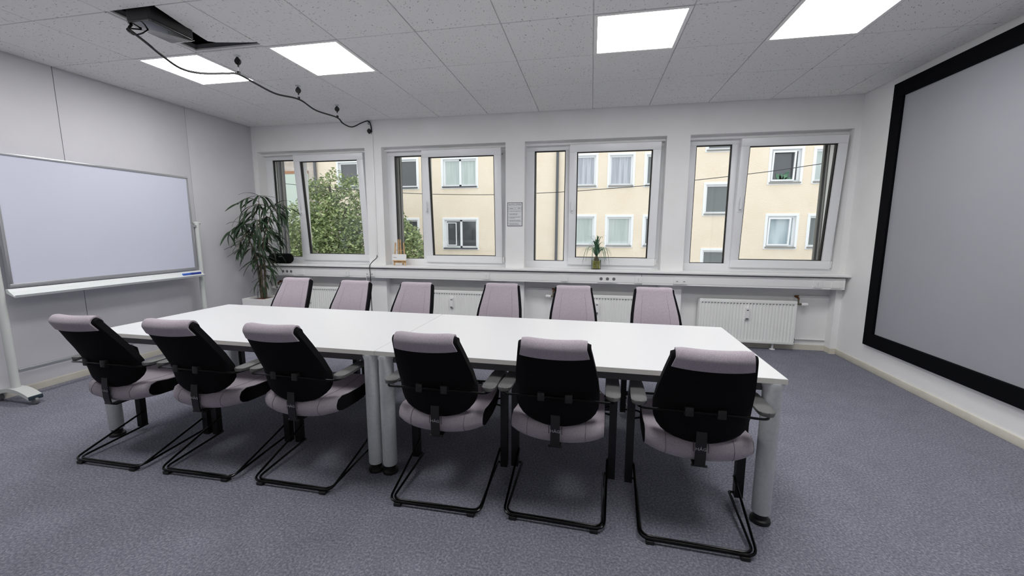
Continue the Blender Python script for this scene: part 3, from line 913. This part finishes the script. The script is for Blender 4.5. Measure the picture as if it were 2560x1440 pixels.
for yy in (y0 - .055, y1 + .065):
    MB().tube([(-.01, yy, .11), (-.01, yy, 1.44)], .027, 14).build('stand_post', M_WPOST, wb)
    k = MB().tube([(-.01, yy - .045, 1.445), (-.01, yy + .045, 1.445)], .012, 10); k.lathe([(.03, 1.40), (.028, 1.45), (.015, 1.462)], -.01, yy, 14)
    k.build('post_cap', M_WPOST, wb)
    MB().box(-.02, .012, min(yy, y0 if yy < 0 else y1) - .01, max(yy, y0 if yy < 0 else y1) + .01, 1.395, 1.425).build('board_pivot', M_ALU, wb, bevel=.004)
    o_, i_ = [], []
    for k in range(9):
        t = -1 + 2 * k / 8
        x = -.01 + .195 * t; zz = .125 - .055 * t * t
        o_.append([(x, yy - .042, zz), (x, yy + .042, zz)]); i_.append([(x, yy - .042, zz - .03), (x, yy + .042, zz - .03)])
    ft = MB().grid_solid(o_, i_).build('stand_foot', M_WPOST, wb, smooth=50)
    for sg in (-1, 1):
        x = -.01 + sg * .195
        MB().box(x - .008, x + .008, yy - .043, yy + .043, .042, .074).build('end_cap', M_DTEAL, ft, bevel=.006)
        cs = MB().lathe([(.026, -.011), (.03, -.006), (.03, .006), (.026, .011)], x - sg * .01, yy, 16, 'y', .03)
        cs.tube([(x - sg * .01, yy, .03), (x - sg * .012, yy, .05)], .008, 6)
        cs.build('caster', M_GREYP, ft)
MB().box(-.028, .002, y0 - .03, y1 + .04, .235, .265).build('cross_bar', M_ALU, wb, bevel=.005)
for (yy, mt, lab) in ((.615, M_BLUE, 'bright blue whiteboard marker on the pen tray, left one'), (.70, M_DBLUE, 'dark blue whiteboard marker on the pen tray, right one')):
    mk = tag(empty('whiteboard_marker', (-4.37, yy + .17, .880)), lab, 'marker', 'markers on the pen tray')
    MB().tube([(0, -.055, 0), (0, .03, 0)], .0115, 10).build('barrel', mt, mk)
    MB().tube([(0, .03, 0), (0, .068, 0)], .0125, 10).build('cap', M_DBLUE, mk)

# ================================================================== PROJECTOR + CABLE
pj = tag(empty('ceiling_projector', (-2.9, -.455, 2.705)), 'black projector hanging out of the missing ceiling tile', 'projector')
MB().prism(rrect(-.1, .1, -.15, .15, .02), 'z', .012, .115).build('housing', M_PROJ2, pj, bevel=.003, seg=1)
MB().prism(rrect(-.1, .1, -.15, .15, .022), 'z', -.003, .012).build('bottom_cover', M_PROJ, pj, bevel=.004, seg=2)
MB().box(-.01, .095, .1495, .152, .0, .005).build('painted_edge_glint', M_WHITEP, pj)  # white strip stands in for light glinting off the projector edge
MB().lathe([(.024, 0), (.022, .012), (.03, .012)], 0, .15, 16, 'y', .06).build('lens', M_BLKPL, pj)
MB().tube([(.104, -.02, .08), (.104, -.02, .10)], .006, 8).tube([(.104, .1, .08), (.104, .1, .10)], .006, 8).build('mount_screws', M_BLKPL, pj)
MB().tube([(0, 0, .11), (0, 0, .4)], .02, 10).build('mount_pole', M_BEAM, pj)
cpts = [(-3.0, -.56, 2.72), (-2.985, -.60, 2.67), (-2.95, -.60, 2.64), (-2.87, -.577, 2.572), (-2.87, -.509, 2.542), (-2.87, -.376, 2.502), (-2.865, -.223, 2.522), (-2.85, -.012, 2.594), (-2.84, .096, 2.625), (-2.84, .273, 2.612), (-2.84, .499, 2.60), (-2.84, .807, 2.643), (-2.84, 1.053, 2.609), (-2.84, 1.412, 2.632), (-2.84, 1.53, 2.595), (-2.84, 1.708, 2.60), (-2.835, 1.92, 2.70), (-2.825, 2.06, 2.755), (-2.806, 2.088, 2.70), (-2.80, 2.09, 2.60)]
tag(MB().tube(smooth_path(cpts, 6), .008, 8).build('projector_cable', M_CABLE), 'black cable swagged below the ceiling from projector to window wall', 'cable')
lp = smooth_path([(-2.985, -.52, 2.70), (-3.0, -.60, 2.67), (-2.955, -.598, 2.632), (-2.945, -.55, 2.66), (-2.955, -.50, 2.705)], 5)
tag(MB().tube(lp, .005, 6).build('cable_loop', M_CABLE), 'small black cable loop under the projector', 'cable')
HL = ['black leaf shaped cable hanger nearest the projector', 'black leaf shaped cable hanger, second from the projector', 'black leaf shaped cable hanger, third from the projector']
for k, (y, zc) in enumerate(((.10, 2.635), (.80, 2.653), (1.425, 2.642))):
    h = tag(empty('cable_hanger', (-2.84, y, H)), HL[k], 'cable hanger', 'leaf shaped cable hangers on the ceiling')
    MB().lathe([(.025, 0), (.02, -.006), (.006, -.012)], 0, 0, 14).build('suction_cup', M_CLEAR, h)
    body = MB().prism([(0, -.012), (.012, -.022), (.028, -.042), (.032, -.058), (.026, -.074), (.012, -.086), (.004, -.09), (.003, -.108), (-.003, -.108), (-.004, -.09), (-.012, -.086), (-.026, -.074), (-.032, -.058), (-.028, -.042), (-.012, -.022)], 'y', -.009, .009)
    sc_ = .82
    body.v = [(v[0] * sc_, v[1], v[2] * sc_) for v in body.v]
    b_ = body.build('hanger_body', M_BLKPL, h, bevel=.003, seg=1); b_.rotation_euler.z = .15
    MB().tube([(0, 0, -.085), (0, 0, zc - H + .012)], .0012, 5).build('cord', M_CLEAR, h)
    MB().box(-.009, .009, -.009, .009, zc - H - .008, zc - H + .014).build('cable_clip', M_BLKPL, h, bevel=.002)
h = tag(empty('cable_hanger', (-2.826, 2.082, 2.755)), 'black leaf shaped cable hanger hanging against the window wall', 'cable hanger', 'leaf shaped cable hangers on the ceiling')
MB().lathe([(.02, .018), (.015, .01), (.005, .0)], 0, 0, 12, 'y').build('suction_cup', M_CLEAR, h)
MB().tube(smooth_path([(0, 0, .0), (-.012, 0, -.012), (-.012, 0, -.03), (-.004, 0, -.036)], 4), .004, 6).build('hook', M_BLKPL, h)
MB().tube([(-.006, 0, -.034), (-.006, 0, -.085)], .0012, 5).build('cord', M_CLEAR, h)
MB().prism([(-.006 + x, z - .085) for x, z in ((0, 0), (.008, -.004), (.024, -.02), (.026, -.032), (.02, -.048), (.008, -.062), (0, -.066), (-.008, -.062), (-.02, -.048), (-.026, -.032), (-.024, -.02), (-.008, -.004))], 'y', -.009, .009).build('hanger_body', M_BLKPL, h, bevel=.003, seg=1)
tag(box('cable_duct', M_WHITEP, -2.811, -2.789, 2.084, 2.10, 1.02, 2.62, bevel=.002), 'thin white cable duct running down the first window pillar', 'cable duct')
tag(MB().tube(smooth_path([(-2.80, 2.088, 1.04), (-2.80, 2.07, 1.0), (-2.82, 2.0, .955), (-2.838, 1.957, .90), (-2.84, 1.965, .80), (-2.843, 1.975, .72), (-2.85, 1.98, .45), (-2.85, 1.99, .01)], 6), .005, 8).build('duct_cable', M_CABLE), 'black cable dropping from the duct over the sill edge', 'cable')
tag(MB().tube(smooth_path([(-2.905, 1.99, .79), (-2.905, 1.97, .76), (-2.90, 1.975, .70), (-2.88, 1.985, .5), (-2.90, 1.99, .01)], 6), .003, 6).build('network_cable', M_WHITEP), 'thin white cable plugged in below the first pillar', 'cable')

# ================================================================== SOCKETS
def plate(x0, x1, z0, z1, kind, label):
    cx, cz, w, h_ = (x0 + x1) / 2, (z0 + z1) / 2, (x1 - x0) / 2, (z1 - z0) / 2
    s = tag(empty('wall_socket', (cx, 1.997, cz)), label, 'socket', 'sockets on the cable channel')
    MB().prism(rrect(-w, w, -h_, h_, .004), 'y', -.010, .0).build('cover_plate', M_WHITEP, s, bevel=.0015, seg=1)
    if kind[0] == 'schuko':
        n = kind[1]
        for k in range(n):
            x = -w + (2 * w) * (k + .5) / n
            r = min(.019, w / n * .8)
            MB().lathe([(r, -.0105), (r, -.004)], x, 0, 18, 'y', .003).build('socket_well', M_GREYP, s)
            MB().tube([(x - .008, -.0112, .003), (x - .008, -.0108, .003)], .003, 6).tube([(x + .008, -.0112, .003), (x + .008, -.0108, .003)], .003, 6).build('pin_hole', M_BLKPL, s)
    elif kind[0] == 'data':
        for k in range(kind[1]):
            x = -w + (2 * w) * (k + .5) / kind[1]
            MB().box(x - w / kind[1] * .75, x + w / kind[1] * .75, -.0125, -.009, -h_ * .6, h_ * .55).build('insert', M_WHITEP, s, bevel=.001, seg=1)
            MB().box(x - .011, x + .011, -.0132, -.012, -.012, -.004).build('port', M_GREYP, s)
    elif kind[0] == 'switch':
        MB().box(-w * .7, w * .7, -.0125, -.009, -h_ * .7, h_ * .6).build('insert', M_WHITEP, s, bevel=.0015, seg=1)
        for dz in (-.012, 0, .012): MB().box(-.004, .004, -.0132, -.012, dz - .0015, dz + .0015).build('mark', M_GREYP, s)
    else:
        MB().box(-w * .8, w * .8, -.0118, -.009, -h_ * .8, h_ * .8).build('insert', M_WHITEP, s, bevel=.001, seg=1)
za, zb = .758, .838
plate(-4.212, -4.021, za, zb, ('schuko', 3), 'white multi power socket behind the large potted plant')
plate(-3.94, -3.857, za, zb, ('blank',), 'white blank cover plate right of the multi socket by the plant')
plate(-3.24, -3.165, za, zb, ('switch',), 'white connector plate left of the plugged data socket')
plate(-2.932, -2.79, za, zb, ('data', 2), 'white data socket crossed by the black cable')
plate(-1.301, -1.215, za, zb, ('switch',), 'white connector plate left of the ventilation notice pillar')
plate(-.32, -.234, za, zb, ('blank',), 'white blank cover plate left of the triple power socket')
plate(.118, .34, za, zb, ('schuko', 3), 'white triple power socket below the potted grass')
plate(.542, .624, za, zb, ('switch',), 'white connector plate right of the triple power socket')
plate(.975, 1.127, za, zb, ('data', 2), 'white double data socket below the third pillar')
plate(2.417, 2.50, za, zb, ('switch',), 'white connector plate near the right channel end')
plate(2.59, 2.68, za, zb, ('blank',), 'white blank cover plate at the right channel end')

# ================================================================== RADIATORS
def radiator(cx, label, valve, pl=.36):
    w = .515
    t = tag(empty('radiator', (cx, 2.0, .0)), label, 'radiator', 'panel radiators under the windows')
    yf = .10
    MB().box(-w, w, yf + .012, yf + .1, .085, .578).build('body', M_RAD, t, bevel=.004)
    # fluted front
    o_ = [(-w, yf + .012), (-w, yf)]
    n = 29
    for k in range(n):
        x0 = -w + .018 + (2 * w - .036) * k / n; d = (2 * w - .036) / n
        o_ += [(x0 + d * .10, yf), (x0 + d * .30, yf + .008), (x0 + d * .55, yf + .008), (x0 + d * .75, yf)]
    o_ += [(w, yf), (w, yf + .012)]
    MB().prism([(a, b) for a, b in o_], 'z', .115, .545).build('fluted_panel', M_RAD, t, smooth=0)
    m = MB().box(-w, w, yf - .001, yf + .012, .545, .585); m.box(-w, w, yf - .001, yf + .012, .08, .115)
    m.build('panel_edge', M_RAD, t, bevel=.003)
    g = MB()
    for k in range(n):
        x0 = -w + .018 + (2 * w - .036) * (k + .42) / n
        g.box(x0 - .008, x0 + .008, yf - .002, yf + .004, .540, .546)
    g.build('slots', M_SLOT, t)
    g = MB()
    for k in range(8): g.box(-w + .01, w - .01, yf + .016 + k * .0105, yf + .02 + k * .0105, .575, .584)
    g.build('top_grille', M_RAD, t)
    hm = MB().prism(rrect(-.02, .02, .355, .492, .006), 'y', yf - .026, yf + .006).build('heat_meter', M_WHITEP, t, bevel=.002, seg=1)
    MB().box(-.011, .011, yf - .0275, yf - .0255, .462, .472).build('meter_display', M_INK, hm)
    MB().box(-.018, .014, yf - .03, yf - .0255, .358, .376).build('meter_seal', M_GREYP, hm, bevel=.001, seg=1)
    for x in (-.32, .32):
        MB().lathe([(.03, 0), (.03, .008), (.012, .014), (.012, .09)], x, yf + .055, 14).build('floor_foot', M_WHITEP, t)
    if valve:
        s = valve
        v = MB().tube([(s * w, yf + .05, .545), (s * (w + .06), yf + .05, .545)], .011, 8); v.tube([(s * (w + .03), yf + .05, .545), (s * (w + .03), yf + .05, .60)], .009, 8)
        v.build('valve', M_BRASS, t)
        MB().lathe([(.017, 0), (.021, .012), (.021, .055), (.017, .062)] if s > 0 else [(.017, 0), (.021, -.012), (.021, -.055), (.017, -.062)], s * (w + .06), yf + .045, 16, 'x', .545).build('thermostat_head', M_WHITEP, t)
        MB().tube(round_path([(s * (w + .03), yf + .05, .60), (s * (w + .03), yf + .05, .615), (s * (w - .0), yf + .09, .632), (s * (w + .05), yf + .105, .632)], .02), .010, 8).build('copper_elbow', M_COPPER, t)
        MB().tube([(s * (w + .05), yf + .105, .632), (s * (w + pl), yf + .105, .632)], .009, 8).build('supply_pipe', M_WHITEP, t)
        MB().tube([(s * w, yf + .05, .135), (s * (w + .025), yf + .05, .135)], .012, 8).tube([(s * (w), yf + .05, .105), (s * (w + .025), yf + .05, .105)], .009, 8).build('return_valve', M_BRASS, t)
        MB().tube(round_path([(s * (w + .02), yf + .06, .135), (s * (w + .05), yf + .1, .128), (s * (w + pl), yf + .105, .128)], .02), .009, 8).build('return_pipe', M_WHITEP, t)
radiator(-3.87, 'white panel radiator under the leftmost window, beside the potted plant', -1, .155)
radiator(-1.755, 'white panel radiator under the second window from the left', -1)
radiator(.118, 'white panel radiator under the third window, below the potted grass', -1)
radiator(1.815, 'white panel radiator nearest the projection screen', 1)

# ================================================================== SIGN, EASEL, SPEAKER
sg = tag(empty('ventilation_notice', (-.914, YW, 1.568)), 'white paper notice headed RICHTIG L\u00dcFTEN on the middle window pillar', 'notice')
MB().box(-.095, .095, -.004, 0, -.145, .145).build('sheet', M_SIGN, sg)
ring(MB(), -.095, .095, -.145, .145, .006, .006, .006, .006, -.0055, -.003).build('border', M_INK, sg)
tm = text_mesh('title', 'RICHTIG L\u00dcFTEN!', .0245, .0003); tm.transform(Matrix.Rotation(PI / 2, 4, 'X')); tm.transform(Matrix.Scale(.82, 4, (1, 0, 0)))
tm.transform(Matrix.Scale(1.1, 4, (0, 0, 1)))
obj('title', tm, M_INK, sg, (0, -.0045, .117))
bx_ = MB(); ring(bx_, -.084, -.006, .055, .089, .002, .002, .002, .002, -.005, -.003); ring(bx_, .006, .084, .055, .089, .002, .002, .002, .002, -.005, -.003)
bx_.box(-.07, -.022, -.005, -.003, .068, .074); bx_.box(.034, .074, -.005, -.003, .070, .076)
bx_.build('boxes', M_INK2, sg)
tl = MB(); rr = random.Random(3)
for z, ww_ in ((.036, .145), (.008, .10), (-.005, .098), (-.032, .14), (-.045, .07), (-.072, .14), (-.085, .145), (-.112, .11), (-.125, .12)):
    x = -.068
    while x < -.068 + ww_:
        l_ = rr.uniform(.010, .024); tl.box(x, min(x + l_, -.068 + ww_), -.005, -.003, z - .0026, z + .0026); x += l_ + .004
for z in (.036, .008, -.032, -.072, -.112): tl.box(-.083, -.077, -.005, -.003, z - .003, z + .003)
tl.build('text_lines', M_INK2, sg)

ez = tag(empty('tabletop_easel', (-2.475, 2.11, .905), .08), 'small wooden tabletop easel on the sill of the second window', 'easel')
def stick(p0, p1, w, d, nm):
    P0, P1 = Vector(p0), Vector(p1)
    m = MB().tube([P0, P1], w, 4, True); return m.build(nm, M_WOOD, ez, smooth=0)
stick((-.075, -.02, 0), (-.075, .04, .30), .009, 0, 'easel_leg'); stick((.078, -.02, 0), (.035, .04, .30), .009, 0, 'easel_leg')
stick((-.012, -.018, .06), (-.035, .045, .345), .008, 0, 'mast'); stick((.012, -.018, .06), (-.008, .045, .345), .008, 0, 'mast')
stick((0, .10, 0), (-.01, .035, .28), .010, 0, 'rear_leg')
MB().box(-.09, .09, -.042, -.014, .058, .068).build('ledge', M_WOOD, ez, bevel=.001, seg=1)
MB().box(-.085, .085, -.022, -.012, .035, .058).build('front_rail', M_WOOD, ez, bevel=.001, seg=1)
MB().tube([(-.072, .012, .20), (.05, .012, .20)], .003, 6).build('cross_pin', M_WOOD, ez)
for x in (-.07, -.015, .012, .066): MB().lathe([(.005, 0), (.004, -.003)], x, -.0222, 10, 'y', .046).build('screw', M_BRASS, ez)
cd = tag(empty('card', (-2.475, 2.074, .974), .08), 'white printed card standing on the small wooden easel', 'card')
q = MB().box(-.098, .098, -.001, .001, 0, .082).build('card_sheet', M_PAPER, cd); q.rotation_euler.x = -.2
q = MB().box(-.08, -.035, -.0018, -.0008, .034, .04).build('print_line', M_INK2, cd); q.rotation_euler.x = -.2

sp = tag(empty('portable_speaker', (-4.27, 2.075, .975)), 'black capsule shaped portable speaker on the sill behind the plant', 'speaker')
prof = [(.004, -.17), (.035, -.168), (.056, -.158), (.068, -.14), (.07, -.12), (.07, .12), (.068, .14), (.056, .158), (.035, .168), (.004, .17)]
MB().lathe(prof, 0, 0, 24, 'x').build('speaker_body', M_BLKFAB, sp)
MB().box(.02, .065, -.0725, -.066, .022, .034).build('badge', M_GREYP, sp, bevel=.001, seg=1)
MB().box(-.1, .1, -.03, .03, -.07, -.055).build('base_strip', M_BLKPL, sp)

# ================================================================== SILL PLANT
gp = tag(empty('potted_grass', (.095, 2.12, .905)), 'small grassy plant in a glass cube of yellow granules on the sill', 'potted plant')
MB().prism(rrect(-.048, .048, -.048, .048, .016), 'z', .010, .10).build('granules', M_GOLD, gp, bevel=.003)
gl_ = MB(); a_, b_ = rrect(-.055, .055, -.055, .055, .02), rrect(-.049, .049, -.049, .049, .017)
gl_.prism(a_, 'z', 0, .009)
n_ = len(a_)
vs = [(x, y, .009) for x, y in a_] + [(x, y, .112) for x, y in a_] + [(x, y, .112) for x, y in b_] + [(x, y, .009) for x, y in b_]
fs = []
for k in range(n_):
    j = (k + 1) % n_
    fs += [(k, j, n_ + j, n_ + k), (n_ + k, n_ + j, 2 * n_ + j, 2 * n_ + k), (2 * n_ + k, 2 * n_ + j, 3 * n_ + j, 3 * n_ + k)]
gl_.add(vs, fs)
gl_.build('glass_pot', glass_mat('pot_glass', (.93, .97, .94)), gp)
MB().lathe([(.022, .09), (.032, .105), (.03, .125), (.018, .145), (.012, .16)], 0, 0, 14).build('bulb', M_STEM, gp)
rg = random.Random(21)
for k in range(72):
    a_ = rg.uniform(0, 2 * PI); up = rg.random() < .5
    reach = rg.uniform(.03, .15) if up else rg.uniform(.12, .21)
    hh = rg.uniform(.16, .27) if up else rg.uniform(.10, .16)
    end = rg.uniform(.8, 1.0) * hh if up else rg.uniform(-.10, .08)
    if not up and math.sin(a_) > .3: a_ = -a_
    d = Vector((math.cos(a_), math.sin(a_), 0))
    if d.y > 0 : d.y *= .35
    ctrl = [Vector((0, 0, .15)), d * reach * .35 + Vector((0, 0, .15 + hh * .75)), d * reach * .75 + Vector((0, 0, .15 + hh * .95 if up else .15 + hh * .8)), d * reach + Vector((0, 0, .15 + end))]
    P = smooth_path(ctrl, 4)
    side = Vector((-d.y, d.x, 0)).normalized()
    o_ = []
    for i_, p in enumerate(P):
        w = .0068 * (1 - .85 * i_ / (len(P) - 1))
        o_.append([p - side * w, p + side * w])
    inn = [[p + Vector((0, 0, -.0008)) for p in row] for row in o_]
    MB().grid_solid(o_, inn).build('leaf', M_BLADE, gp)

# ================================================================== LARGE PLANT
fp = tag(empty('potted_ficus', (-4.22, 1.64, 0)), 'tall narrow leaved indoor tree in a white square planter in the corner', 'potted plant')
pot = MB()
def sq(w, z): return [(-w, -w, z), (w, -w, z), (w, w, z), (-w, w, z)]
levels = [sq(.15, 0), sq(.165, .49), sq(.15, .49), sq(.148, .44)]
pot.add([p for l_ in levels for p in l_], [(3, 2, 1, 0), (12, 13, 14, 15)] + [(i * 4 + k, i * 4 + (k + 1) % 4, (i + 1) * 4 + (k + 1) % 4, (i + 1) * 4 + k) for i in range(3) for k in range(4)])
po = pot.build('planter', M_WHITEP, fp, smooth=0, bevel=.003)
MB().lathe([(.005, .455), (.145, .455), (.145, .462), (.005, .478)], 0, 0, 20).build('soil', M_SOIL, fp)
rp = random.Random(8)
stems = [[(0, 0, .46), (.01, .0, .8), (.02, -.01, 1.15), (.05, 0, 1.5), (.08, -.02, 1.80)],
         [(.03, .02, .46), (.045, .02, .85), (.05, .03, 1.2), (.13, .05, 1.48), (.25, .05, 1.68)],
         [(-.025, .01, .46), (-.03, 0, .8), (-.05, -.01, 1.05), (-.13, -.03, 1.3), (-.20, -.04, 1.46)]]
SP = []
for s in stems:
    P = smooth_path(s, 6); SP.append(P)
    n_ = len(P)
    MB().tube(P, [.016 * (1 - .85 * k / (n_ - 1)) for k in range(n_)], 8).build('stem', M_STEM, fp)
lv = []
for L_, w_, bend in ((.23, .0150, .5), (.20, .0135, .8), (.25, .0155, 1.1), (.18, .012, .25)):
    o_, i_ = [], []
    ang = 0; p = Vector((0, 0, 0)); n_ = 7
    for k in range(n_ + 1):
        t = k / n_
        w = w_ * (math.sin(PI * min(1, t * .96 + .04)) ** .7 if t < .99 else .05) * (1 - .25 * t) + .0006
        o_.append([p + Vector((0, -w, .003)), p + Vector((0, 0, 0)), p + Vector((0, w, .003))])
        i_.append([q - Vector((0, 0, .0007)) for q in o_[-1]])
        ang = bend * t
        p = p + Vector((math.cos(ang), 0, -math.sin(ang))) * (L_ / n_)
    lv.append(MB().grid_solid(o_, i_).mesh('leaf', smooth=60))
tw = MB()
def leaf(pos, yaw, pitch, roll):
    tip = Vector((-4.22, 1.64, 0)) + Vector(pos) + Vector((math.cos(yaw), math.sin(yaw), 0)) * .27 * math.cos(min(1.3, pitch + .4))
    if tip.x < XL + .03 or tip.y > (2.08 if tip.z > 1.15 else 1.93): yaw += PI
    o = obj('leaf', lv[rp.randrange(4)], M_LEAF, fp, pos)
    o.rotation_euler = Euler((roll, pitch, yaw), 'XYZ')
def twig(base, yaw, ln, drop, nl):
    d = Vector((math.cos(yaw), math.sin(yaw), 0))
    pts = [base, base + d * ln * .5 + Vector((0, 0, ln * .18)), base + d * ln + Vector((0, 0, -drop))]
    P = smooth_path(pts, 4)
    tw.tube(P, .0035, 5)
    for k in range(nl):
        t = .25 + .75 * (k + .5) / nl
        p = P[min(len(P) - 1, int(t * (len(P) - 1)))]
        leaf(p, yaw + rp.uniform(-1.3, 1.3), rp.uniform(.15, 1.0), rp.uniform(-.4, .4))
for (P, lo, hi, n_) in ((SP[0], .30, 1.0, 17), (SP[1], .45, 1.0, 14), (SP[2], .45, 1.0, 10)):
    for k in range(n_):
        f = lo + (hi - lo) * (k + .5) / n_
        b = P[int(f * (len(P) - 1))]
        yaw = k * 2.4 + rp.uniform(-.4, .4)
        ln = (.30 if f > .5 else .20) * rp.uniform(.7, 1.2)
        if math.cos(yaw) < 0 and b.x - .2 < -.25: ln *= .8
        if math.sin(yaw) > .2: ln *= .55
        twig(b, yaw, ln, ln * rp.uniform(.05, .5), 6)
for k in range(14):
    P = SP[k % 3]; b = P[int(rp.uniform(.12, .4) * (len(P) - 1))]
    leaf(b, rp.uniform(0, 6.28), rp.uniform(.3, 1.1), 0)
for P in SP:
    for k in range(7): leaf(P[-1], k * .9 + rp.uniform(-.3, .3), rp.uniform(-.7, .5), 0)
tw.build('twigs', M_STEM, fp)
